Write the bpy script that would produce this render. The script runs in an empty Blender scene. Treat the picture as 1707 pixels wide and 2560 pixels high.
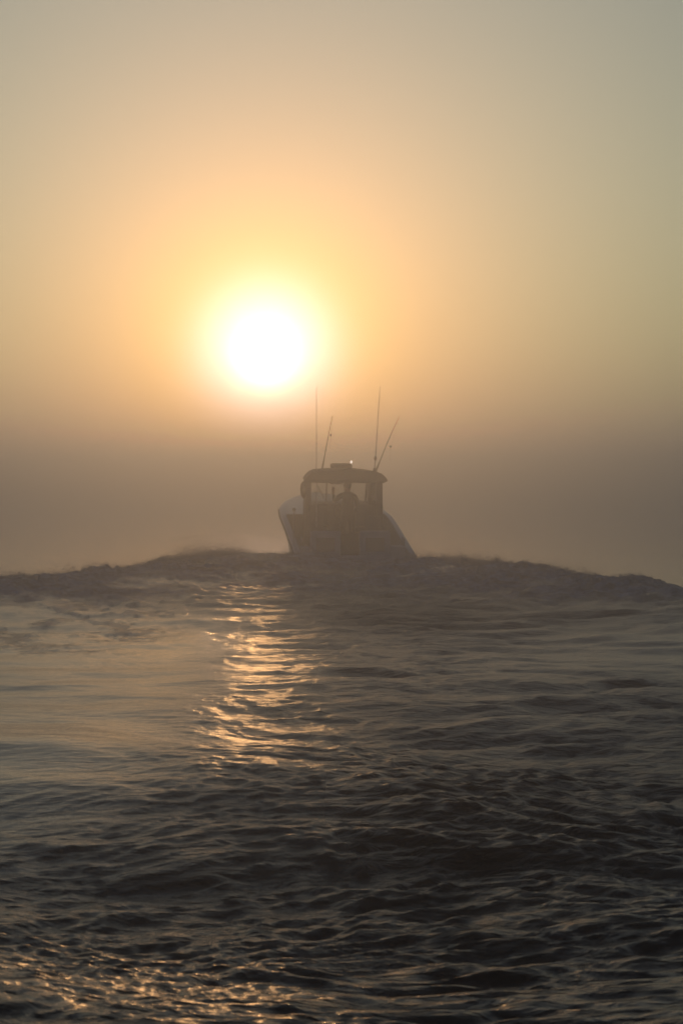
import bpy, bmesh, math
import numpy as np
from mathutils import Vector, Matrix

# ------------------------------------------------------------------ camera, sky, sun, exposure
scene = bpy.context.scene
col = scene.collection
R = math.radians

CAM_H = 2.1                       # standing on the deck of a small boat
F = 6378.0                        # focal length in pixels of the 1707 x 2560 photograph (55 mm on a small sensor)
HORIZON = 1185.0                  # row of the horizon, hidden in the mist
cam_data = bpy.data.cameras.new("camera")
cam = bpy.data.objects.new("camera", cam_data)
col.objects.link(cam)
cam_data.sensor_fit = 'VERTICAL'
cam_data.sensor_height = 22.2
cam_data.lens = F / 2560.0 * 22.2
cam_data.clip_start = 0.1
cam_data.clip_end = 6000
cam.location = (0, 0, CAM_H)
cam.rotation_euler = (R(90) - math.atan((1280 - HORIZON) / F), 0, 0)
cam_data.dof.use_dof = True
cam_data.dof.focus_distance = 52
cam_data.dof.aperture_fstop = 5.6
scene.camera = cam

SUN_EL = math.atan((HORIZON - 888) / F)            # about 2.8 degrees up
SUN_AZ = math.atan((665 - 853.5) / F)              # a little left of straight ahead
sun_dir = Vector((math.sin(SUN_AZ) * math.cos(SUN_EL), math.cos(SUN_AZ) * math.cos(SUN_EL), math.sin(SUN_EL)))

world = bpy.data.worlds.new("World")
scene.world = world
world.use_nodes = True
wn, wl = world.node_tree.nodes, world.node_tree.links
wn.clear()


def wmath(op, a, b=None):
    n = wn.new('ShaderNodeMath')
    n.operation = op
    for i, v in enumerate((a, b)):
        if v is None:
            continue
        if isinstance(v, (int, float)):
            n.inputs[i].default_value = v
        else:
            wl.new(v, n.inputs[i])
    return n.outputs[0]


sky = wn.new('ShaderNodeTexSky')
sky.sky_type = 'NISHITA'
sky.sun_disc = False
sky.sun_elevation = SUN_EL
sky.sun_rotation = SUN_AZ
sky.air_density = 1.0
sky.dust_density = 3.0
sky.ozone_density = 1.0
bg_sky = wn.new('ShaderNodeBackground')
bg_sky.inputs['Strength'].default_value = 0.130
tint = wn.new('ShaderNodeMix'); tint.data_type = 'RGBA'; tint.blend_type = 'MULTIPLY'      # grey mist veils the orange of the clear sky
tint.inputs['Factor'].default_value = 1.0
tint.inputs['B'].default_value = (0.245, 0.62, 1.45, 1)
wl.new(sky.outputs[0], tint.inputs['A'])
wl.new(tint.outputs['Result'], bg_sky.inputs['Color'])
# the sun's own glow in the high mist: falls off with the angle from the sun
geo = wn.new('ShaderNodeTexCoord')
nrm = wn.new('ShaderNodeVectorMath'); nrm.operation = 'NORMALIZE'
wl.new(geo.outputs['Generated'], nrm.inputs[0])
dst = wn.new('ShaderNodeVectorMath'); dst.operation = 'DISTANCE'
wl.new(nrm.outputs[0], dst.inputs[0])
dst.inputs[1].default_value = sun_dir
deg = wmath('MULTIPLY', dst.outputs['Value'], 57.2958)
GLOW = [  # amplitude, degrees, exponent, colour
    (60.0, 0.50, 2.0, (1.0, 0.58, 0.24)),      # the disc itself, blurred by the mist
    (5.80, 1.47, 2.7, (0.3, 0.40, 1.0)),
    (4.60, 1.00, 1.0, (0.0, 1.0, 0.0)),
    (7.90, 2.00, 1.0, (1.0, 0.375, 0.0)),
    (3.60, 4.00, 1.0, (1.0, 0.0, 0.0)),
    (1.62, 16.0, 1.0, (1.0, 0.95, 0.76)),
]
acc = bg_sky.outputs[0]
for amp, wid, ex, c in GLOW:
    t = wmath('POWER', wmath('DIVIDE', deg, wid), ex)
    e = wmath('EXPONENT', wmath('MULTIPLY', t, -1.0))
    b = wn.new('ShaderNodeBackground')
    b.inputs['Color'].default_value = (*c, 1)
    wl.new(wmath('MULTIPLY', e, amp), b.inputs['Strength'])
    ad = wn.new('ShaderNodeAddShader')
    wl.new(acc, ad.inputs[0]); wl.new(b.outputs[0], ad.inputs[1])
    acc = ad.outputs[0]
wo = wn.new('ShaderNodeOutputWorld')
wl.new(acc, wo.inputs['Surface'])
world.cycles.sampling_method = 'MANUAL'
world.cycles.sample_map_resolution = 2048

sun_data = bpy.data.lights.new("sun", 'SUN')
sun_data.energy = 0.27
sun_data.angle = R(0.9)
sun_data.color = (1.0, 0.50, 0.18)
sun = bpy.data.objects.new("sun", sun_data)
col.objects.link(sun)
sun.rotation_euler = (-sun_dir).to_track_quat('-Z', 'Y').to_euler()

scene.view_settings.view_transform = 'Standard'
scene.view_settings.look = 'None'
scene.view_settings.exposure = -2.0
scene.view_settings.gamma = 1.0
scene.view_settings.use_curve_mapping = False
scene.render.engine = 'CYCLES'
cy = scene.cycles
cy.use_denoising = True
cy.max_bounces = 6
cy.diffuse_bounces = 2
cy.glossy_bounces = 3
cy.transmission_bounces = 4
cy.transparent_max_bounces = 8
cy.volume_bounces = 1
cy.sample_clamp_indirect = 24.0

HAZE_DENSITY = 0.0145
HAZE_TOP = 4.4
rng = np.random.default_rng(11)


# ------------------------------------------------------------------ helpers
def mat(name, base, rough=0.5, metal=0.0, spec=0.5, noise=0.0, nscale=8.0, bump=0.0, coat=0.0):
    m = bpy.data.materials.new(name)
    m.use_nodes = True
    nt = m.node_tree
    p = nt.nodes['Principled BSDF']
    p.inputs['Base Color'].default_value = (*base, 1)
    p.inputs['Roughness'].default_value = rough
    p.inputs['Metallic'].default_value = metal
    p.inputs['Specular IOR Level'].default_value = spec
    p.inputs['Coat Weight'].default_value = coat
    if noise or bump:
        tc = nt.nodes.new('ShaderNodeTexCoord')
        n = nt.nodes.new('ShaderNodeTexNoise')
        n.inputs['Scale'].default_value = nscale
        n.inputs['Detail'].default_value = 5
        nt.links.new(tc.outputs['Object'], n.inputs['Vector'])
        if noise:
            r = nt.nodes.new('ShaderNodeMix'); r.data_type = 'RGBA'
            r.inputs['A'].default_value = (*[max(0, c * (1 - noise)) for c in base], 1)
            r.inputs['B'].default_value = (*[min(1, c * (1 + noise)) for c in base], 1)
            nt.links.new(n.outputs['Fac'], r.inputs['Factor'])
            nt.links.new(r.outputs['Result'], p.inputs['Base Color'])
        if bump:
            b = nt.nodes.new('ShaderNodeBump')
            b.inputs['Strength'].default_value = bump
            b.inputs['Distance'].default_value = 0.02
            nt.links.new(n.outputs['Fac'], b.inputs['Height'])
            nt.links.new(b.outputs[0], p.inputs['Normal'])
    return m


def link(name, me, m=None, parent=None):
    o = bpy.data.objects.new(name, me)
    if m:
        me.materials.append(m)
    col.objects.link(o)
    if parent:
        o.parent = parent
    return o


def obj(name, bm, m, parent=None, smooth=False):
    bmesh.ops.recalc_face_normals(bm, faces=bm.faces)
    me = bpy.data.meshes.new(name)
    bm.to_mesh(me); bm.free()
    if smooth:
        me.polygons.foreach_set('use_smooth', [True] * len(me.polygons))
    return link(name, me, m, parent)


def box(bm, x0, x1, y0, y1, z0, z1, bev=0.0):
    vs = [bm.verts.new((x, y, z)) for z in (z0, z1) for y in (y0, y1) for x in (x0, x1)]
    fs = [bm.faces.new([vs[i] for i in q]) for q in
          ((0, 1, 3, 2), (4, 6, 7, 5), (0, 4, 5, 1), (2, 3, 7, 6), (0, 2, 6, 4), (1, 5, 7, 3))]
    if bev:
        es = list({e for f in fs for e in f.edges})
        bmesh.ops.bevel(bm, geom=es, offset=bev, segments=2, profile=0.5, affect='EDGES')


def bxm(*a, **k):
    bm = bmesh.new(); box(bm, *a, **k); return bm


def tube(bm, pts, rads, seg=8):
    pts = [Vector(p) for p in pts]
    if isinstance(rads, (int, float)):
        rads = [rads] * len(pts)
    rings = []
    for i, p in enumerate(pts):
        d = (pts[min(i + 1, len(pts) - 1)] - pts[max(i - 1, 0)]).normalized()
        a = d.orthogonal().normalized() if abs(d.z) > 0.9 else d.cross(Vector((0, 0, 1))).normalized()
        b = d.cross(a)
        rings.append([bm.verts.new(p + (a * math.cos(2 * math.pi * k / seg) + b * math.sin(2 * math.pi * k / seg)) * rads[i])
                      for k in range(seg)])
    for r0, r1 in zip(rings, rings[1:]):
        for k in range(seg):
            bm.faces.new((r0[k], r0[(k + 1) % seg], r1[(k + 1) % seg], r1[k]))
    bm.faces.new(rings[0][::-1]); bm.faces.new(rings[-1])


def tubem(pts, rads, seg=8):
    bm = bmesh.new(); tube(bm, pts, rads, seg); return bm


def prism(poly, lo, hi, axis='u'):
    """extrude a closed outline along the boat (axis u) or across it (axis v)"""
    bm = bmesh.new()
    A = [bm.verts.new((p[0], lo, p[1]) if axis == 'u' else (lo, p[0], p[1])) for p in poly]
    B = [bm.verts.new((p[0], hi, p[1]) if axis == 'u' else (hi, p[0], p[1])) for p in poly]
    n = len(poly)
    for i in range(n):
        bm.faces.new((A[i], A[(i + 1) % n], B[(i + 1) % n], B[i]))
    bm.faces.new(A[::-1]); bm.faces.new(B)
    return bm


def ball(c, r, sx=1, sy=1, sz=1, sub=2):
    bm = bmesh.new()
    bmesh.ops.create_icosphere(bm, subdivisions=sub, radius=r)
    for v in bm.verts:
        v.co = Vector((v.co.x * sx + c[0], v.co.y * sy + c[1], v.co.z * sz + c[2]))
    return bm


def empty(name, loc, label, cat, group=None):
    o = bpy.data.objects.new(name, None)
    o.empty_display_size = 0.3
    o.location = loc
    o['label'] = label; o['category'] = cat
    if group:
        o['group'] = group
    col.objects.link(o)
    return o


# ------------------------------------------------------------------ value noise on arrays
def _hash(ix, iy, seed):
    h = (ix.astype(np.int64) * 374761393 + iy.astype(np.int64) * 668265263 + seed * 1442695041) & 0xFFFFFFFF
    h = ((h ^ (h >> 13)) * 1274126177) & 0xFFFFFFFF
    h = h ^ (h >> 16)
    return (h & 0xFFFFFF) / float(0xFFFFFF) * 2 - 1


def vnoise(x, y, seed):
    ix, iy = np.floor(x), np.floor(y)
    fx, fy = x - ix, y - iy
    fx = fx * fx * fx * (fx * (fx * 6 - 15) + 10); fy = fy * fy * fy * (fy * (fy * 6 - 15) + 10)
    a, b = _hash(ix, iy, seed), _hash(ix + 1, iy, seed)
    c, d = _hash(ix, iy + 1, seed), _hash(ix + 1, iy + 1, seed)
    return (a + (b - a) * fx) * (1 - fy) + (c + (d - c) * fx) * fy


def fbm(x, y, seed, octv=4, gain=0.5):
    s, a = 0, 1.0
    for k in range(octv):
        s = s + a * vnoise(x * 2 ** k + 17.3 * k, y * 2 ** k - 9.1 * k, seed + k)
        a *= gain
    return s


def sstep(e0, e1, x):
    t = np.clip((x - e0) / (e1 - e0), 0, 1)
    return t * t * (3 - 2 * t)


# ------------------------------------------------------------------ the sea
STERN = (0.34, 59.0)
HEAD = R(8.0)
n_fine, a_fine, a_max = 760, R(10.5), math.pi
ang_f = np.linspace(-a_fine, a_fine, n_fine)
ang_o = a_fine + (a_max - a_fine) * (np.linspace(0, 1, 120)[1:] ** 2.0)
ang = np.concatenate([-ang_o[::-1], ang_f, ang_o])
rad = [0.3]
while rad[-1] < 1450:
    r = rad[-1]
    if r < 9: d = 0.06
    elif r < 80: d = max(0.022, r * r / (CAM_H * F * 0.4) * 0.75)
    else: d = r * 0.035
    if 36 < r < 62: d = min(d, 0.17)
    rad.append(r + d)
rad = np.array(rad)
drad = np.gradient(rad)
A, RR = np.meshgrid(ang, rad)
DR = np.repeat(drad[:, None], len(ang), 1)
DA = np.repeat(np.gradient(ang)[None, :], len(rad), 0) * RR
X = RR * np.sin(A)
Y = RR * np.cos(A)


def sea_surface(X, Y, DR, DA):
    # how rough: smooth oily patches on the left, fine chop to the right and in the prop wash
    m = fbm(X * 0.22, Y * 0.10, 3, 3)
    glassy = sstep(-0.6, -2.0, X) * sstep(13, 19, Y) * (1 - sstep(36, 42, Y))        # oily smooth water on the left
    chop = np.clip(0.70 + 0.50 * m + 0.25 * sstep(-1.2, 1.0, X), 0.2, 1.3) * (1 - 0.62 * glassy)
    chop = chop * (1 + (0.40 + 0.60 * sstep(-0.6, 0.7, X)) * (1 - sstep(11.5, 27, Y)))
    b0 = STERN[1] - Y                                                                # calm beyond the wake and outside its arms
    outside = np.maximum(sstep(0.3, 1.6, STERN[0] - 1.15 - 0.385 * b0 - X), sstep(0.3, 1.6, X - STERN[0] - 1.25 - 0.245 * b0))
    calm = np.maximum(sstep(55, 60, Y), outside * sstep(34, 42, Y))
    chop = chop * (1 - 0.9995 * calm)
    wash_c = np.exp(-((X - 0.7) / 1.7) ** 2) * sstep(10, 16, Y) * (1 - sstep(44, 50, Y))  # churned trail behind the boat
    chop = chop * (1 + 0.6 * wash_c)
    wx = X + 0.35 * fbm(X * 0.55, Y * 0.35, 21, 3)
    wy = Y + 0.55 * fbm(X * 0.45, Y * 0.30, 31, 3)
    Z = np.zeros_like(X)
    g = np.random.default_rng(5)
    N = 120
    midw = sstep(17, 25, Y) * (1 - sstep(40, 46, Y)) * (0.15 + 0.85 * sstep(-0.9, 1.0, X))
    lost = np.zeros_like(X)
    lam = np.exp(np.linspace(math.log(0.08), math.log(2.2), N))
    for i in range(N):
        L = lam[i] * g.uniform(0.92, 1.08)
        th = g.normal(0, 0.54)
        k = 2 * math.pi / L
        ph = g.uniform(0, 6.283)
        slope = 0.0130 * (1.25 if L < 0.32 else (0.85 if L < 0.6 else 0.5 + 0.75 * midw))
        fade = 1.0 / (1.0 + (2.4 * DR / L) ** 4) / (1.0 + (2.2 * DA / L) ** 4)
        w = chop if L < 1.1 else (0.55 + 0.45 * chop) * (1 - 0.9995 * calm)
        p = k * (wx * math.sin(th) + wy * math.cos(th)) + ph
        s = np.sin(p)
        Z += slope / k * w * fade * (s + 0.22 * np.cos(2 * p))
        lost += 0.55 * (slope * w) ** 2 * (1 - fade ** 2)
    # long swells left by the boats
    far = 1 / (1 + (RR / 260.0) ** 4)
    Z += far * (1 - 0.93 * calm) * (0.022 + 0.02 * (1 - sstep(16, 22, Y))) * fbm(X * 0.30 + 0.1 * Y, Y * 0.16, 41, 3)
    Z += (1 - sstep(16, 30, Y)) * 0.030 * fbm(X * 0.9 + 0.15 * Y, Y * 0.5, 47, 2)
    turb = fbm(wx * 2.0, wy * 1.1, 131, 4, 0.55)
    Z += (0.25 * chop + 0.75 * wash_c) * 0.022 * (0.5 - np.abs(turb)) / (1 + (DR / 0.35) ** 2)
    left = 1 - 0.75 * sstep(-0.6, 2.6, X)
    yy = Y + 0.55 * X + 0.8 * fbm(X * 0.25, Y * 0.08, 55, 2)
    env = sstep(7, 9, Y) * (1 - sstep(18.5, 23, Y))
    Z += env * left * 0.14 * np.cos((yy - 17.6) * 2 * math.pi / 9.2)
    # ------------- wake: V arms from the stern and the turbulent water between them
    b = STERN[1] - Y                                 # distance behind the stern
    wob = 0.30 * fbm(b * 0.35, X * 0.0 + 3.0, 71, 3)
    cl = STERN[0] - 1.15 - 0.385 * b + wob           # left crest line
    cr = STERN[0] + 1.25 + 0.245 * b + wob * 0.8
    on = sstep(-1.2, 1.0, b) * (1 - sstep(22, 32, b))
    rough = fbm(X * 1.1, Y * 0.55, 81, 4, 0.5)
    fine = fbm(X * 5.0, Y * 2.2, 91, 4, 0.6)

    def arm(dx, H):                                  # dx > 0 outside of the arm
        prof = np.where(dx > 0, np.exp(-(dx / 0.8) ** 2), np.exp(-(dx / 2.6) ** 2))
        return H * prof
    hl = np.interp(b, [-1, 1.7, 4, 7.4, 10, 14, 20], [0.10, 0.24, 0.38, 0.32, 0.22, 0.22, 0.15])
    hr = np.interp(b, [-1, 2, 6, 10, 16, 22], [0.05, 0.12, 0.20, 0.25, 0.25, 0.17])
    dl, dr_ = cl - X, X - cr
    al, ar = arm(dl, hl), arm(dr_, hr)
    crest = np.maximum(al, ar)
    Z += on * crest * (1 + 0.15 * rough)
    tops = on * np.clip(np.maximum(arm(dl, 1.0), arm(dr_, 1.0)), 0, 1) ** 2
    Z += tops * (0.04 * fine * sstep(-0.3, 0.4, rough) + 0.015 * fbm(X * 15, Y * 5, 141, 3, 0.7) + 0.022 * fbm(X * 2.8, Y * 1.2, 151, 4, 0.6))
    # lumpy wash inside
    inside = sstep(0.2, -0.8, dl) * sstep(0.2, -0.8, dr_) * on
    ridge = fbm(X * 1.6, Y * 0.8, 121, 4, 0.55)
    Z += inside * (1 - sstep(15, 23, b)) * 0.05 * (1 - np.abs(ridge))
    Z += inside * (0.035 * rough + 0.03 * np.sin(b * 0.75 + 0.5 * rough) * np.exp(-b / 14.0))
    Z += inside * 0.05 * np.exp(-((b - 4.5) / 2.2) ** 2) * np.exp(-((X - STERN[0]) / 2.4) ** 2)
    # ------------- foam
    edge = np.maximum(np.exp(-(np.clip(dl, 0, 9) / 0.5) ** 2 - (np.clip(-dl, 0, 9) / 4.6) ** 2),
                      np.exp(-(np.clip(dr_, 0, 9) / 0.5) ** 2 - (np.clip(-dr_, 0, 9) / 4.0) ** 2))
    wash = inside * np.exp(-np.clip(b - 12, 0, 99) / 4.0)
    foam = np.clip(on * np.maximum(edge * 1.25, wash * 0.9) * (0.85 + 0.45 * rough), 0, 1)
    foam *= (1 - sstep(17.5, 22.5, b + 1.2 * rough))
    # old foam drifting on the left
    old = sstep(-0.75, 0.65, fbm(X * 1.7 + 9, Y * 0.55, 101, 5, 0.68)) * sstep(-1.2, -3.0, X) * sstep(24, 33, Y) * (1 - sstep(42, 48, Y))
    foam = np.maximum(foam, 0.52 * old)
    Z += 0.02 * old * np.abs(fbm(X * 2.2, Y * 1.3, 111, 4, 0.6))
    # the hull keeps the water out
    u = (X - STERN[0]) * -math.sin(HEAD) + (Y - STERN[1]) * math.cos(HEAD)
    v = (X - STERN[0]) * math.cos(HEAD) + (Y - STERN[1]) * math.sin(HEAD)
    hullm = sstep(-0.25, 0.05, u) * (1 - sstep(6.0, 7.0, u)) * (1 - sstep(1.15, 1.40, np.abs(v)))
    Z = Z * (1 - hullm) + np.minimum(Z, -0.05) * hullm
    return Z, foam, np.sqrt(lost), chop


Z, FOAM, LOST, CHOP = sea_surface(X, Y, DR, DA)
nr, na = X.shape
co = np.stack([X, Y, Z], -1).reshape(-1, 3).astype(np.float32)
idx = np.arange(nr * na).reshape(nr, na)
quads = np.stack([idx[:-1, :-1], idx[:-1, 1:], idx[1:, 1:], idx[1:, :-1]], -1).reshape(-1, 4)[:, ::-1]
me = bpy.data.meshes.new("sea")
me.vertices.add(len(co)); me.vertices.foreach_set('co', co.ravel())
me.loops.add(quads.size); me.loops.foreach_set('vertex_index', quads.ravel().astype(np.int32))
me.polygons.add(len(quads)); me.polygons.foreach_set('loop_start', np.arange(0, quads.size, 4, dtype=np.int32))
me.polygons.foreach_set('use_smooth', np.ones(len(quads), bool))
me.update(calc_edges=True)
at = me.attributes.new('foam', 'FLOAT', 'POINT')
at.data.foreach_set('value', FOAM.ravel().astype(np.float32))
# ripples too fine for the mesh at that distance are carried as roughness
at = me.attributes.new('ripple', 'FLOAT', 'POINT')
at.data.foreach_set('value', np.sqrt(0.0001 + 0.0011 * np.clip(CHOP, 0, 1) + 0.9 * LOST).ravel().astype(np.float32))

at = me.attributes.new('chop', 'FLOAT', 'POINT')
at.data.foreach_set('value', CHOP.ravel().astype(np.float32))

water = bpy.data.materials.new("sea_water")
water.use_nodes = True
nt = water.node_tree
P = nt.nodes['Principled BSDF']
P.inputs['Base Color'].default_value = (0.003, 0.006, 0.005, 1)
ra = nt.nodes.new('ShaderNodeAttribute'); ra.attribute_name = 'ripple'
nt.links.new(ra.outputs['Fac'], P.inputs['Roughness'])
P.inputs['IOR'].default_value = 1.29
tc = nt.nodes.new('ShaderNodeTexCoord')
mp = nt.nodes.new('ShaderNodeMapping'); mp.inputs['Scale'].default_value = (0.62, 1.0, 1.0)
mp.inputs['Rotation'].default_value = (0, 0, 0.12)
nt.links.new(tc.outputs['Object'], mp.inputs['Vector'])
n1 = nt.nodes.new('ShaderNodeTexNoise')          # fine wind ripples on top of the modelled waves
n1.inputs['Scale'].default_value = 7.0; n1.inputs['Detail'].default_value = 4; n1.inputs['Roughness'].default_value = 0.55
n1.inputs['Distortion'].default_value = 0.6
nt.links.new(mp.outputs[0], n1.inputs['Vector'])
ca = nt.nodes.new('ShaderNodeAttribute'); ca.attribute_name = 'chop'
cm = nt.nodes.new('ShaderNodeMath'); cm.operation = 'MULTIPLY'; cm.inputs[1].default_value = 0.75
nt.links.new(ca.outputs['Fac'], cm.inputs[0])
bp = nt.nodes.new('ShaderNodeBump')
bp.inputs['Distance'].default_value = 0.035
nt.links.new(cm.outputs[0], bp.inputs['Strength'])
nt.links.new(n1.outputs['Fac'], bp.inputs['Height'])
nt.links.new(bp.outputs[0], P.inputs['Normal'])
fa = nt.nodes.new('ShaderNodeAttribute'); fa.attribute_name = 'foam'
n2 = nt.nodes.new('ShaderNodeTexNoise')
n2.inputs['Scale'].default_value = 6.0; n2.inputs['Detail'].default_value = 7; n2.inputs['Roughness'].default_value = 0.68
mp2 = nt.nodes.new('ShaderNodeMapping'); mp2.inputs['Scale'].default_value = (1.0, 0.4, 1.6)
nt.links.new(tc.outputs['Object'], mp2.inputs['Vector'])
nt.links.new(mp2.outputs[0], n2.inputs['Vector'])
ad = nt.nodes.new('ShaderNodeMath'); ad.operation = 'ADD'
nt.links.new(fa.outputs['Fac'], ad.inputs[0]); nt.links.new(n2.outputs['Fac'], ad.inputs[1])
mr = nt.nodes.new('ShaderNodeMapRange'); mr.interpolation_type = 'SMOOTHSTEP'
mr.inputs['From Min'].default_value = 0.62; mr.inputs['From Max'].default_value = 1.42
nt.links.new(ad.outputs[0], mr.inputs['Value'])
gate = nt.nodes.new('ShaderNodeMath'); gate.operation = 'MULTIPLY'
nt.links.new(mr.outputs[0], gate.inputs[0])
gm = nt.nodes.new('ShaderNodeMapRange'); gm.inputs['From Max'].default_value = 0.12
nt.links.new(fa.outputs['Fac'], gm.inputs['Value']); nt.links.new(gm.outputs[0], gate.inputs[1])
FO = nt.nodes.new('ShaderNodeBsdfPrincipled')
n3 = nt.nodes.new('ShaderNodeTexNoise')
n3.inputs['Scale'].default_value = 3.2; n3.inputs['Detail'].default_value = 8; n3.inputs['Roughness'].default_value = 0.72
n3.inputs['Distortion'].default_value = 0.8
nt.links.new(mp2.outputs[0], n3.inputs['Vector'])
fr = nt.nodes.new('ShaderNodeValToRGB')
fr.color_ramp.elements[0].position = 0.40; fr.color_ramp.elements[0].color = (0.08, 0.12, 0.16, 1)
fr.color_ramp.elements[1].position = 0.60; fr.color_ramp.elements[1].color = (0.46, 0.58, 0.72, 1)
nt.links.new(n3.outputs['Fac'], fr.inputs[0]); nt.links.new(fr.outputs[0], FO.inputs['Base Color'])
FO.inputs['Roughness'].default_value = 0.75
FO.inputs['Specular IOR Level'].default_value = 0.2
b2 = nt.nodes.new('ShaderNodeBump'); b2.inputs['Strength'].default_value = 0.5; b2.inputs['Distance'].default_value = 0.04
nt.links.new(n2.outputs['Fac'], b2.inputs['Height']); nt.links.new(b2.outputs[0], FO.inputs['Normal'])
mx = nt.nodes.new('ShaderNodeMixShader')
nt.links.new(gate.outputs[0], mx.inputs[0]); nt.links.new(P.outputs[0], mx.inputs[1]); nt.links.new(FO.outputs[0], mx.inputs[2])
nt.links.new(mx.outputs[0], nt.nodes['Material Output'].inputs['Surface'])
sea = link("sea", me, water)
sea['kind'] = 'structure'


def sea_height(x, y):
    r, a = math.hypot(x, y), math.atan2(x, y)
    i = int(np.clip(np.searchsorted(rad, r), 0, nr - 1)); j = int(np.clip(np.searchsorted(ang, a), 0, na - 1))
    return float(Z[i, j])


# spray thrown along the wake crests: thousands of drops
def spray():
    n = 60000
    g = np.random.default_rng(3)
    side = g.random(n) < 0.55
    b = np.where(g.random(n) < 0.5, g.random(n) ** 1.5 * 16, g.random(n) * 8) - 0.6
    x0 = np.where(side, STERN[0] - 1.15 - 0.385 * b, STERN[0] + 1.25 + 0.245 * b)
    wob = 0.30 * fbm(b * 0.35, b * 0.0 + 3.0, 71, 3)
    x = x0 + wob * np.where(side, 1, 0.8) + g.normal(0, 0.22, n)
    y = STERN[1] - b + g.normal(0, 0.2, n)
    clump = np.clip(fbm(b * 0.9, np.where(side, 5.0, 50.0), 7, 3) + 0.55, 0, 1.6)
    burst = np.where(side, np.exp(-((b - 4.5) / 2.2) ** 2) * 0.7, np.exp(-((b - 1.0) / 2.0) ** 2) * 0.25)
    h = g.exponential(1, n) * (0.018 + 0.035 * clump * (b < 15) + 0.16 * burst * clump)
    h = np.minimum(h, 0.45)
    r = (0.005 + 0.010 * g.random(n) ** 3) * np.exp(-h * 2.0)
    r_ = np.hypot(x, y); a_ = np.arctan2(x, y)
    i = np.clip(np.searchsorted(rad, r_), 0, nr - 1); j = np.clip(np.searchsorted(ang, a_), 0, na - 1)
    z = Z[i, j] + h - 0.01
    oct_ = np.array([(1, 0, 0), (-1, 0, 0), (0, 1, 0), (0, -1, 0), (0, 0, 1), (0, 0, -1)], float)
    tri = np.array([(0, 2, 4), (2, 1, 4), (1, 3, 4), (3, 0, 4), (2, 0, 5), (1, 2, 5), (3, 1, 5), (0, 3, 5)])
    V = (np.stack([x, y, z], -1)[:, None, :] + oct_[None] * r[:, None, None]).reshape(-1, 3)
    T = (tri[None] + (np.arange(n) * 6)[:, None, None]).reshape(-1, 3)
    me = bpy.data.meshes.new("wake_spray")
    me.vertices.add(len(V)); me.vertices.foreach_set('co', V.astype(np.float32).ravel())
    me.loops.add(T.size); me.loops.foreach_set('vertex_index', T.ravel().astype(np.int32))
    me.polygons.add(len(T)); me.polygons.foreach_set('loop_start', np.arange(0, T.size, 3, dtype=np.int32))
    me.update(calc_edges=True)
    o = link("wake_spray", me, mat("spray", (0.45, 0.47, 0.48), 0.5))
    o['kind'] = 'stuff'; o['label'] = 'spray and foam drops thrown up along the wake crests'; o['category'] = 'spray'


spray()

# ------------------------------------------------------------------ the boat  (x starboard, y forward, z up)
gel = mat("white_gelcoat", (0.82, 0.83, 0.84), 0.28, noise=0.06, nscale=3, coat=0.3)
deck_m = mat("deck_grey", (0.30, 0.29, 0.27), 0.7, noise=0.15, nscale=12, bump=0.2)
dark_m = mat("dark_trim", (0.05, 0.045, 0.04), 0.5, noise=0.2, nscale=10)
roof_m = mat("roof_canvas", (0.09, 0.075, 0.06), 0.8, noise=0.2, nscale=9, bump=0.2)
cabin_m = mat("cabin_panel", (0.16, 0.14, 0.12), 0.5, noise=0.12, nscale=5)
metal_m = mat("brushed_metal", (0.45, 0.45, 0.45), 0.35, 1.0, noise=0.1)
black_m = mat("black_rod", (0.03, 0.028, 0.025), 0.35, noise=0.2, nscale=20)
cloth_m = mat("dark_jacket", (0.03, 0.03, 0.035), 0.85, noise=0.25, nscale=14, bump=0.3)
trouser_m = mat("dark_trousers", (0.04, 0.04, 0.05), 0.85, noise=0.2, nscale=14)
skin_m = mat("skin", (0.42, 0.26, 0.19), 0.55, noise=0.1, nscale=18)
seat_m = mat("seat_vinyl", (0.12, 0.11, 0.10), 0.5, noise=0.1)

glass = bpy.data.materials.new("cabin_glass")
glass.use_nodes = True
gt = glass.node_tree
gt.nodes.clear()
g_o = gt.nodes.new('ShaderNodeOutputMaterial')
g_t = gt.nodes.new('ShaderNodeBsdfTransparent'); g_t.inputs[0].default_value = (0.80, 0.80, 0.78, 1)
g_g = gt.nodes.new('ShaderNodeBsdfGlossy'); g_g.inputs['Roughness'].default_value = 0.04
g_f = gt.nodes.new('ShaderNodeFresnel'); g_f.inputs[0].default_value = 1.5
g_m = gt.nodes.new('ShaderNodeMixShader')
gt.links.new(g_f.outputs[0], g_m.inputs[0]); gt.links.new(g_t.outputs[0], g_m.inputs[1]); gt.links.new(g_g.outputs[0], g_m.inputs[2])
gt.links.new(g_m.outputs[0], g_o.inputs[0])

PITCH = R(2.2)
boat = empty("motor_boat", (STERN[0], STERN[1], 0.0),
             "white cabin motor boat with whip antennas heading away into the mist", "boat")
boat.rotation_euler = (PITCH, 0, HEAD)
M_boat = Matrix.Translation(boat.location) @ boat.rotation_euler.to_matrix().to_4x4()

# hull: stations  (y, half beam at chine, half beam at gunwale, gunwale height, chine height, keel height)
ST = [(0.00, 1.37, 1.40, 0.22, -0.10, -0.30), (0.60, 1.36, 1.39, 0.36, -0.09, -0.33), (1.40, 1.33, 1.38, 0.54, -0.07, -0.36),
      (2.40, 1.25, 1.37, 0.77, -0.03, -0.38), (3.40, 1.12, 1.36, 0.97, 0.03, -0.38), (4.50, 0.88, 1.27, 1.10, 0.13, -0.34),
      (5.50, 0.58, 1.05, 1.20, 0.28, -0.24), (6.40, 0.26, 0.70, 1.28, 0.48, 0.0), (7.05, 0.06, 0.25, 1.34, 0.75, 0.40),
      (7.22, 0.01, 0.05, 1.36, 1.0, 0.8)]


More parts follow.
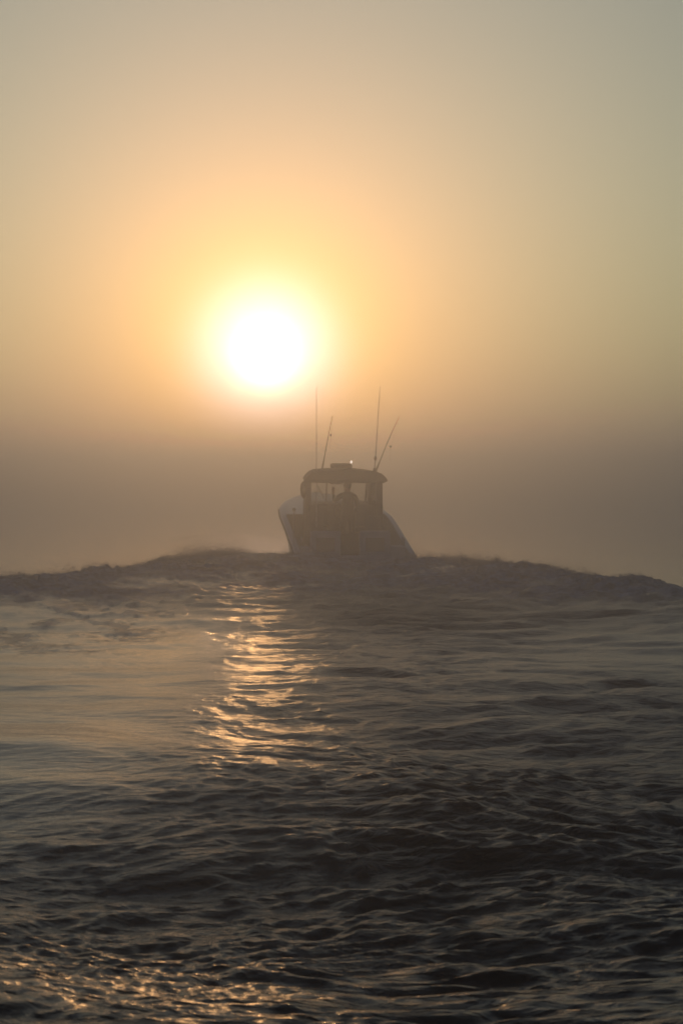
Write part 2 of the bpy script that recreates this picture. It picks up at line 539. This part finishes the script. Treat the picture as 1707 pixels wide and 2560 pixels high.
def lerp_st(y):
    for a, b in zip(ST, ST[1:]):
        if a[0] <= y <= b[0]:
            t = (y - a[0]) / (b[0] - a[0])
            t2 = t
            return tuple(a[i] + (b[i] - a[i]) * t2 for i in range(6))
    return ST[-1]


def floor_half(y):
    _, c, g, gh, ch, kh = lerp_st(y)
    t = np.clip((0.10 - ch) / (gh - ch), 0, 1)
    return min(g - 0.13, c + (g - c) * t - 0.05)


def hull_mesh():
    bm = bmesh.new()
    ys = [0.0, 0.2, 0.4, 0.6, 0.8, 1.0, 1.2, 1.4, 1.7, 2.0, 2.4, 2.8, 3.2, 3.6, 4.0, 4.4, 4.8, 5.2, 5.6, 6.0, 6.3, 6.6, 6.9, 7.05, 7.15, 7.22]
    rows = []
    for y in ys:
        _, c, g, gh, ch, kh = lerp_st(y)
        half = [(0, kh), (c * 0.5, kh + (ch - kh) * 0.55), (c, ch), (c + (g - c) * 0.30, ch + (gh - ch) * 0.35),
                (c + (g - c) * 0.72, ch + (gh - ch) * 0.75), (g, gh - 0.05), (g + 0.015, gh - 0.02), (g - 0.02, gh), (max(g - 0.13, g * 0.5), gh)]
        row = [bm.verts.new((-p[0], y, p[1])) for p in half[::-1]] + [bm.verts.new((p[0], y, p[1])) for p in half[1:]]
        rows.append(row)
    for r0, r1 in zip(rows, rows[1:]):
        for k in range(len(r0) - 1):
            bm.faces.new((r0[k], r0[k + 1], r1[k + 1], r1[k]))
    bm.faces.new(rows[0]); bm.faces.new(rows[-1][::-1])
    # inner cockpit sides under the gunwale
    inn = []
    for y in [q for q in ys if q <= 3.6]:
        _, c, g, gh, ch, kh = lerp_st(y)
        w = max(g - 0.13, 0.1)
        wb = floor_half(y)
        inn.append([bm.verts.new(p) for p in ((-w, y, gh - 0.001), (-wb, y, 0.10), (wb, y, 0.10), (w, y, gh - 0.001))])
    for r0, r1 in zip(inn, inn[1:]):
        bm.faces.new((r0[0], r1[0], r1[1], r0[1])); bm.faces.new((r0[2], r1[2], r1[3], r0[3]))
    return bm


hull = obj("hull", hull_mesh(), gel, boat, smooth=False)
for p in hull.data.polygons:
    p.use_smooth = abs(p.normal.y) < 0.9
# rubbing strake
for s in (-1, 1):
    pts = []
    for y in np.linspace(0.02, 7.0, 26):
        _, c, g, gh, ch, kh = lerp_st(y)
        pts.append((s * (g + 0.02), y, gh - 0.07))
    obj("rub_rail", tubem(pts, 0.022, 6), dark_m, boat)
# decks
def deck_strip(y0, y1, z_of, inset, name, m, n=12):
    bm = bmesh.new()
    L, Rr = [], []
    for y in np.linspace(y0, y1, n):
        _, c, g, gh, ch, kh = lerp_st(y)
        w = max(g - inset, 0.02) if y1 > 4 else floor_half(y) + 0.005
        L.append(bm.verts.new((-w, y, z_of(gh)))); Rr.append(bm.verts.new((w, y, z_of(gh))))
    for k in range(n - 1):
        bm.faces.new((L[k], Rr[k], Rr[k + 1], L[k + 1]))
    return obj(name, bm, m, boat)
deck_strip(0.02, 3.6, lambda gh: 0.105, 0.12, "cockpit_floor", deck_m)
deck_strip(3.55, 7.15, lambda gh: gh - 0.006, 0.10, "foredeck", gel)
obj("swim_platform", bxm(-1.22, 1.22, -0.42, 0.02, 0.02, 0.09, bev=0.02), gel, boat)
# transom wall with a gate opening in the middle
T0, T1 = 0.42, 0.52
obj("transom_panel", bxm(-1.02, -0.30, T0, T1, 0.09, 0.76, bev=0.03), gel, boat)
obj("transom_panel", bxm(0.14, 0.86, T0, T1, 0.09, 0.76, bev=0.03), gel, boat)
obj("transom_gate", bxm(-0.29, 0.13, T0 + 0.03, T1 - 0.01, 0.11, 0.70, bev=0.02), dark_m, boat)
for x in (-0.66, 0.50):
    obj("storage_hatch", bxm(x - 0.22, x + 0.22, T0 - 0.012, T0 + 0.004, 0.28, 0.60, bev=0.004), deck_m, boat)
for s in (-1, 1):
    bm = tubem([(s * 1.20, 0.50, 0.39), (s * 1.20, 0.50, 0.56), (s * 1.20, 0.72, 0.60), (s * 1.20, 0.76, 0.38)], 0.018)
    obj("grab_rail", bm, metal_m, boat)
    obj("quarter_block", bxm(*((-1.24, -1.03) if s < 0 else (0.87, 1.24)), T0 + 0.01, T1 + 0.25, 0.09, 0.40, bev=0.03), gel, boat)

# cabin ------------------------------------------------------------
CY0, CY1 = 2.05, 3.45         # aft opening, windscreen foot
CW = 0.955                    # half width
RZ0, RZ1 = 1.865, 2.10
for s in (-1, 1):
    # lower side panel, window, pillars
    lo = bmesh.new(); box(lo, *sorted((s * (CW - 0.05), s * CW)), CY0, CY1 + 0.15, 0.11, 1.30, bev=0.01)
    obj("cabin_side", lo, cabin_m, boat)
    obj("side_window", bxm(*sorted((s * (CW - 0.03), s * (CW - 0.022))), CY0 + 0.14, CY1 - 0.25, 1.303, RZ0 - 0.02), glass, boat)
    pil = bmesh.new()
    box(pil, *sorted((s * (CW - 0.15), s * (CW - 0.004))), CY0 + 0.02, CY0 + 0.10, 1.302, RZ0 + 0.02, bev=0.012)
    obj("cabin_pillar", pil, cabin_m, boat)
    pil = bmesh.new()
    box(pil, *sorted((s * (CW - 0.09), s * (CW - 0.006))), CY1 - 0.24, CY1 - 0.12, 1.302, RZ0 + 0.02, bev=0.012)
    obj("cabin_pillar", pil, cabin_m, boat)
    obj("aft_bulkhead", bxm(*sorted((s * 0.50, s * (CW - 0.052))), CY0 + 0.02, CY0 + 0.07, 0.108, 1.02, bev=0.01), cabin_m, boat)
# roof with sloping shoulders, longer than the cabin
outl = [(-1.00, RZ0 - 0.02), (-1.03, RZ0 + 0.02), (-0.95, RZ0 + 0.12), (-0.84, RZ0 + 0.20), (-0.80, RZ1 - 0.03), (-0.74, RZ1), (-0.4, RZ1 + 0.025), (0, RZ1 + 0.035),
        (0.4, RZ1 + 0.025), (0.74, RZ1), (0.80, RZ1 - 0.03), (0.88, RZ0 + 0.18), (0.97, RZ0 + 0.10), (1.03, RZ0 + 0.02), (1.00, RZ0 - 0.02)]
roof = obj("roof", prism([(x * 0.955, z) for x, z in outl], 1.72, 3.15), roof_m, boat)
obj("roof_trim", bxm(-0.93, 0.93, 1.70, 1.735, RZ0 - 0.045, RZ0 + 0.015, bev=0.008), dark_m, roof)
obj("roof_hatch", bxm(-0.235, 0.235, 2.3, 2.85, RZ1 + 0.03, RZ1 + 0.155, bev=0.05), roof_m, roof)
# windscreen: panes and mullions, leaning back
ws = []
wy0, wy1 = CY1 + 0.12, CY1 - 0.10
def ws_panel(x0, x1, z0, z1, th, m, name, par):
    def yy(z): return wy0 + (wy1 - wy0) * (z - 1.30) / 0.5
    bm = bmesh.new()
    vs = [bm.verts.new((x, yy(z) + d, z)) for d in (0, th) for z in (z0, z1) for x in (x0, x1)]
    for q in ((0, 1, 3, 2), (4, 6, 7, 5), (0, 4, 5, 1), (2, 3, 7, 6), (0, 2, 6, 4), (1, 5, 7, 3)):
        bm.faces.new([vs[i] for i in q])
    return obj(name, bm, m, par)
for x0, x1 in ((-0.86, -0.30), (-0.26, 0.24), (0.28, 0.86)):
    ws_panel(x0, x1, 1.305, RZ0 - 0.01, 0.008, glass, "windscreen_pane", boat)
for x0, x1 in ((-0.30, -0.26), (0.24, 0.28), (-0.92, -0.862), (0.862, 0.92)):
    ws_panel(x0, x1, 1.30, RZ0 - 0.005, 0.04, dark_m, "windscreen_mullion", boat)
obj("wiper", tubem([(-0.62, wy1 - 0.02, 1.78), (-0.42, wy0 - 0.07, 1.50), (-0.36, wy0 - 0.02, 1.38)], 0.014, 6), black_m, boat)
obj("dashboard", prism([(2.92, 0.11), (2.92, 1.12), (3.10, 1.24), (3.66, 1.30), (3.74, 1.10), (3.74, 0.11)], -0.93, 0.93, axis='v'), cabin_m, boat)
obj("overhead_console", bxm(-0.25, 0.02, 2.5, 2.9, 1.755, RZ0 - 0.003, bev=0.015), dark_m, boat)
wheel = bmesh.new()
tube(wheel, [(0.05 + 0.19 * math.cos(t), 2.84 - 0.05 * math.sin(t), 1.08 + 0.19 * math.sin(t)) for t in np.linspace(0, 6.2832, 25)], 0.014, 6)
tube(wheel, [(0.05, 2.85, 1.08), (0.05, 2.95, 1.06)], 0.02, 6)
for t in (0.5, 2.6, 4.7):
    tube(wheel, [(0.05, 2.85, 1.08), (0.05 + 0.19 * math.cos(t), 2.84 - 0.05 * math.sin(t), 1.08 + 0.19 * math.sin(t))], 0.01, 6)
obj("steering_wheel", wheel, black_m, boat)
# helm seats
for x in (-0.58, 0.56):
    s_ = obj("seat", bxm(x - 0.24, x + 0.24, 2.34, 2.74, 0.62, 0.74, bev=0.04), seat_m, boat)
    obj("backrest", bxm(x - 0.23, x + 0.23, 2.27, 2.35, 0.745, 1.28, bev=0.035), seat_m, s_)
    obj("pedestal", tubem([(x, 2.54, 0.107), (x, 2.54, 0.62)], 0.06, 10), metal_m, s_)
# rolled side curtain lashed under the eave on the port side
bm = bmesh.new()
g = np.random.default_rng(9)
pts = [(-0.97, y, 1.62 + 0.012 * math.sin(y * 9)) for y in np.linspace(2.06, 3.1, 14)]
tube(bm, pts, [0.05] + [0.078 + 0.012 * math.sin(k * 2.3) for k in range(12)] + [0.05], 10)
for v in bm.verts:
    v.co.z = 1.62 + (v.co.z - 1.62) * 2.1
obj("rolled_curtain", bm, roof_m, boat, smooth=True)

# the cabin narrows towards the bow
bpy.context.view_layer.update()
for o in boat.children:
    if o.name.split('.')[0] in ('cabin_side', 'side_window', 'cabin_pillar', 'roof', 'windscreen_pane', 'windscreen_mullion', 'dashboard', 'rolled_curtain', 'wiper'):
        for v in o.data.vertices:
            v.co.x *= 1 - 0.10 * (v.co.y - 1.9)
# port post with a round knob, whip antennas, mast light
post = obj("stern_post", tubem([(-1.33, 1.0, 0.42), (-1.33, 1.0, 1.20)], 0.016, 8), metal_m, boat)
obj("knob", ball((-1.33, 1.0, 1.23), 0.045, sub=2), dark_m, post)

inv = M_boat.inverted()


def from_photo(px, py, dist):
    """a point on the sight line of a photo pixel at a known distance, in boat coordinates"""
    return inv @ Vector(((px - 853.5) / F * dist, dist, CAM_H - (py - HORIZON) / F * dist))


def whip(p0, p1, r0, r1, name, lab):
    pts = [p0.lerp(p1, t) for t in np.linspace(0, 1, 9)]
    o = obj(name, tubem(pts, list(np.linspace(r0, r1, 9)), 8), gel, boat)
    o['label'] = lab
    return o
D1 = STERN[1] + 1.68
a = whip(from_photo(791, 1318, D1), from_photo(791, 966, D1), 0.010, 0.0045, "whip_antenna", "tall straight whip antenna on the port side")
obj("antenna_bracket", bxm(*(lambda q: (q.x - 0.03, q.x + 0.03, q.y - 0.03, q.y + 0.36, q.z, q.z + 0.05))(from_photo(791, 1312, D1)), bev=0.008), metal_m, a)
D2 = STERN[1] + 2.6
q0 = from_photo(936.5, 1174, D2)
a = whip(q0, from_photo(949.5, 968, D2), 0.011, 0.005, "whip_antenna", "whip antenna leaning slightly right on the starboard side")
q1 = from_photo(938, 1146, D2)
obj("ferrule", tubem([q1 - Vector((0, 0, 0.05)), q1, q1 + Vector((0, 0, 0.05))], [0.02, 0.042, 0.02], 8), metal_m, a)
obj("base_mount", tubem([q0 - Vector((0, 0, 0.05)), q0 + Vector((0, 0, 0.04))], 0.04, 10), metal_m, a)
q = from_photo(878, 1164, STERN[1] + 2.62)
lp = obj("mast_light", tubem([(q.x, q.y, RZ1 + 0.15), (q.x, q.y, q.z + 0.055)], 0.018, 8), dark_m, boat)
lm = bpy.data.materials.new("lit_lamp"); lm.use_nodes = True
pp = lm.node_tree.nodes['Principled BSDF']
pp.inputs['Base Color'].default_value = (0.9, 0.85, 0.8, 1)
pp.inputs['Emission Color'].default_value = (1.0, 0.85, 0.72, 1)
pp.inputs['Emission Strength'].default_value = 8.0
obj("lens", ball((q.x, q.y, q.z + 0.085), 0.026, sz=1.5, sub=2), lm, lp)


# fishing rods in their holders on the roof
def rod(foot_px, tip_px, dist, bend, lure_px, label):
    f, t = from_photo(*foot_px, dist), from_photo(*tip_px, dist)
    fw, tw = M_boat @ f, M_boat @ t
    root = empty("fishing_rod", fw, label, "fishing rod", "fishing rods in the roof holders")
    d = tw - fw
    def at(s):
        return d * s + Vector((0, 0, 1)) * (bend * math.sin(math.pi * s))
    b = [at(s) for s in np.linspace(0.12, 1, 12)]
    obj("blank", tubem(b, list(np.linspace(0.012, 0.005, 12)), 8), black_m, root)
    obj("handle", tubem([at(-0.10), at(-0.02), at(0.12)], [0.022, 0.02, 0.018], 10), dark_m, root)
    for s in (0.35, 0.55, 0.75, 0.98):
        p = at(s)
        bm = bmesh.new()
        tube(bm, [p + Vector((0.014 * math.cos(k) + 0.016, 0, 0.014 * math.sin(k))) for k in np.linspace(0, 6.28, 9)], 0.003, 4)
        obj("guide", bm, metal_m, root)
    lw = M_boat @ from_photo(*lure_px, dist) - fw
    obj("line", tubem([at(0.98), at(0.98).lerp(lw, 0.5) + Vector((0.02, 0, 0)), lw], 0.0022, 4), black_m, root)
    obj("lure", ball(lw, 0.024, sz=1.4, sub=2), dark_m, root)
    obj("trace", tubem([lw - Vector((0, 0, 0.03)), lw - Vector((0.02, 0, 0.34))], 0.003, 4), black_m, root)
    return root
rod((805.5, 1172), (830.5, 1040), STERN[1] + 2.3, 0.012, (827, 1088), "short dark fishing rod on the roof nearest the sun, leaning slightly right")
rod((941.5, 1173), (997, 1042), STERN[1] + 2.5, 0.035, (976, 1117), "dark fishing rod leaning steeply right from the roof's right corner")


# ------------------------------------------------------------------ person at the helm
def person():
    deck_z = 0.105
    px, py = 0.16, 2.55
    foot = M_boat @ Vector((px, py, deck_z))
    root = empty("person", foot, "person in dark jacket standing at the helm inside the cabin, one arm raised", "person")
    root.rotation_euler = (0, 0, HEAD - R(12))
    bm = bmesh.new()
    sk = bm.verts.layers.skin.verify()
    V = {}

    def v(n, p, r, par=None, ry=None):
        x = bm.verts.new(p); V[n] = x
        x[sk].radius = (r, ry or r)
        if par:
            bm.edges.new((V[par], x))
        return x
    v('pelvis', (0, 0, 0.90), 0.150, None, 0.115)
    V['pelvis'][sk].use_root = True
    v('waist', (0, 0.0, 1.03), 0.150, 'pelvis', 0.115)
    v('chest', (0, 0.0, 1.24), 0.165, 'waist', 0.13)
    v('neck0', (0, 0.01, 1.40), 0.085, 'chest', 0.08)
    v('neck', (0, 0.02, 1.47), 0.056, 'neck0')
    v('head0', (0, 0.04, 1.535), 0.075, 'neck', 0.085)
    v('head1', (0, 0.04, 1.61), 0.080, 'head0', 0.095)
    v('head2', (0, 0.035, 1.67), 0.060, 'head1', 0.07)
    v('nose', (0, 0.118, 1.562), 0.013, 'head0')
    for s in (-1, 1):
        n = 'L' if s < 0 else 'R'
        v('ear' + n, (s * 0.088, 0.03, 1.575), 0.014, 'head0')
        v('hip' + n, (s * 0.10, 0, 0.83), 0.092, 'pelvis')
        v('knee' + n, (s * 0.115, 0.03, 0.47), 0.060, 'hip' + n)
        v('calf' + n, (s * 0.12, 0.0, 0.33), 0.058, 'knee' + n)
        v('ank' + n, (s * 0.12, -0.02, 0.09), 0.042, 'calf' + n)
        v('heel' + n, (s * 0.125, 0.0, 0.045), 0.044, 'ank' + n)
        v('toe' + n, (s * 0.14, 0.17, 0.038), 0.036, 'heel' + n)
        v('sh' + n, (s * 0.185, 0.0, 1.365), 0.072, 'neck0')
    # left arm raised to the windscreen frame, right hand down on the wheel
    v('elL', (-0.33, 0.10, 1.22), 0.048, 'shL')
    v('wrL', (-0.36, 0.25, 1.42), 0.030, 'elL')
    v('hdL', (-0.365, 0.28, 1.485), 0.038, 'wrL', 0.024)
    v('elR', (0.25, 0.08, 1.09), 0.048, 'shR')
    v('wrR', (0.16, 0.24, 1.03), 0.030, 'elR')
    v('hdR', (0.13, 0.285, 1.03), 0.038, 'wrR', 0.024)
    for n, c, up, out in (('L', Vector((-0.365, 0.28, 1.485)), Vector((0, 0.25, 1)), Vector((1, 0, 0))),
                          ('R', Vector((0.13, 0.285, 1.03)), Vector((-0.5, 1, 0)), Vector((0.5, 0.3, 1)))):
        up.normalize(); out.normalize()
        fwd = Vector((0, 1, 0)) if n == 'L' else Vector((0, 0, -1))
        for k, (o, L) in enumerate(((-0.033, 0.075), (-0.011, 0.09), (0.011, 0.085), (0.033, 0.065))):
            b0 = c + out * o + up * 0.035
            v(f'f{n}{k}a', b0, 0.010, 'hd' + n)
            v(f'f{n}{k}b', b0 + up * L * 0.5 + fwd * 0.01, 0.009, f'f{n}{k}a')
            v(f'f{n}{k}c', b0 + up * L * 0.8 + fwd * 0.035, 0.008, f'f{n}{k}b')
        t0 = c + out * 0.05 - up * 0.005
        v(f't{n}a', t0, 0.011, 'hd' + n)
        v(f't{n}b', t0 + out * 0.025 + up * 0.03 + fwd * 0.012, 0.009, f't{n}a')
    me = bpy.data.meshes.new("body"); bm.to_mesh(me); bm.free()
    tmp = bpy.data.objects.new("tmp_body", me); col.objects.link(tmp)
    tmp.modifiers.new("skin", 'SKIN').use_smooth_shade = True
    sb = tmp.modifiers.new("sub", 'SUBSURF'); sb.levels = 2; sb.render_levels = 2
    dg = bpy.context.evaluated_depsgraph_get()
    ev = tmp.evaluated_get(dg)
    body = bpy.data.meshes.new_from_object(ev)
    bpy.data.objects.remove(tmp)
    body.name = "body"
    body.materials.clear()
    for m in (cloth_m, trouser_m, skin_m):
        body.materials.append(m)
    for p in body.polygons:
        c = p.center
        hand = (c.x < -0.3 and c.z > 1.40) or (abs(c.x - 0.13) < 0.09 and c.y > 0.225 and c.z < 1.12)
        p.material_index = 2 if (c.z > 1.46 and abs(c.x) < 0.2) or hand else (1 if c.z < 0.88 else 0)
        p.use_smooth = True
    o = bpy.data.objects.new("body", body); col.objects.link(o); o.parent = root
    # short dark hair as a cap on the skull
    h = bmesh.new()
    bmesh.ops.create_icosphere(h, subdivisions=3, radius=0.1)
    g = np.random.default_rng(2)
    for q in h.verts:
        q.co = Vector((q.co.x * 0.93, q.co.y * 1.08, q.co.z * 1.02)) * (1 + 0.03 * g.normal())
        q.co += Vector((0, 0.028, 1.625))
    bmesh.ops.delete(h, geom=[f for f in h.verts if f.co.z < 1.585 - 0.35 * (0.06 - f.co.y) and f.co.z < 1.60 or (f.co.y > 0.07 and f.co.z < 1.64)], context='VERTS')
    obj("hair", h, black_m, root, smooth=True)


person()

# ------------------------------------------------------------------ the mist: one even volume round everything
bm = bmesh.new()
box(bm, -1600, 1600, -1600, 1600, -1.6, HAZE_TOP)
hz = obj("haze", bm, None)
hm = bpy.data.materials.new("sea_mist"); hm.use_nodes = True
ht = hm.node_tree
ht.nodes.clear()
ho = ht.nodes.new('ShaderNodeOutputMaterial')
hv = ht.nodes.new('ShaderNodeVolumePrincipled')
hv.inputs['Color'].default_value = (0.62, 0.68, 0.80, 1)
hv.inputs['Density'].default_value = HAZE_DENSITY
hv.inputs['Anisotropy'].default_value = 0.88
ht.links.new(hv.outputs[0], ho.inputs['Volume'])
hz.data.materials.append(hm)
hz['kind'] = 'stuff'
hz['label'] = 'thin sea mist lying low over the water round the boat'
hz['category'] = 'mist'
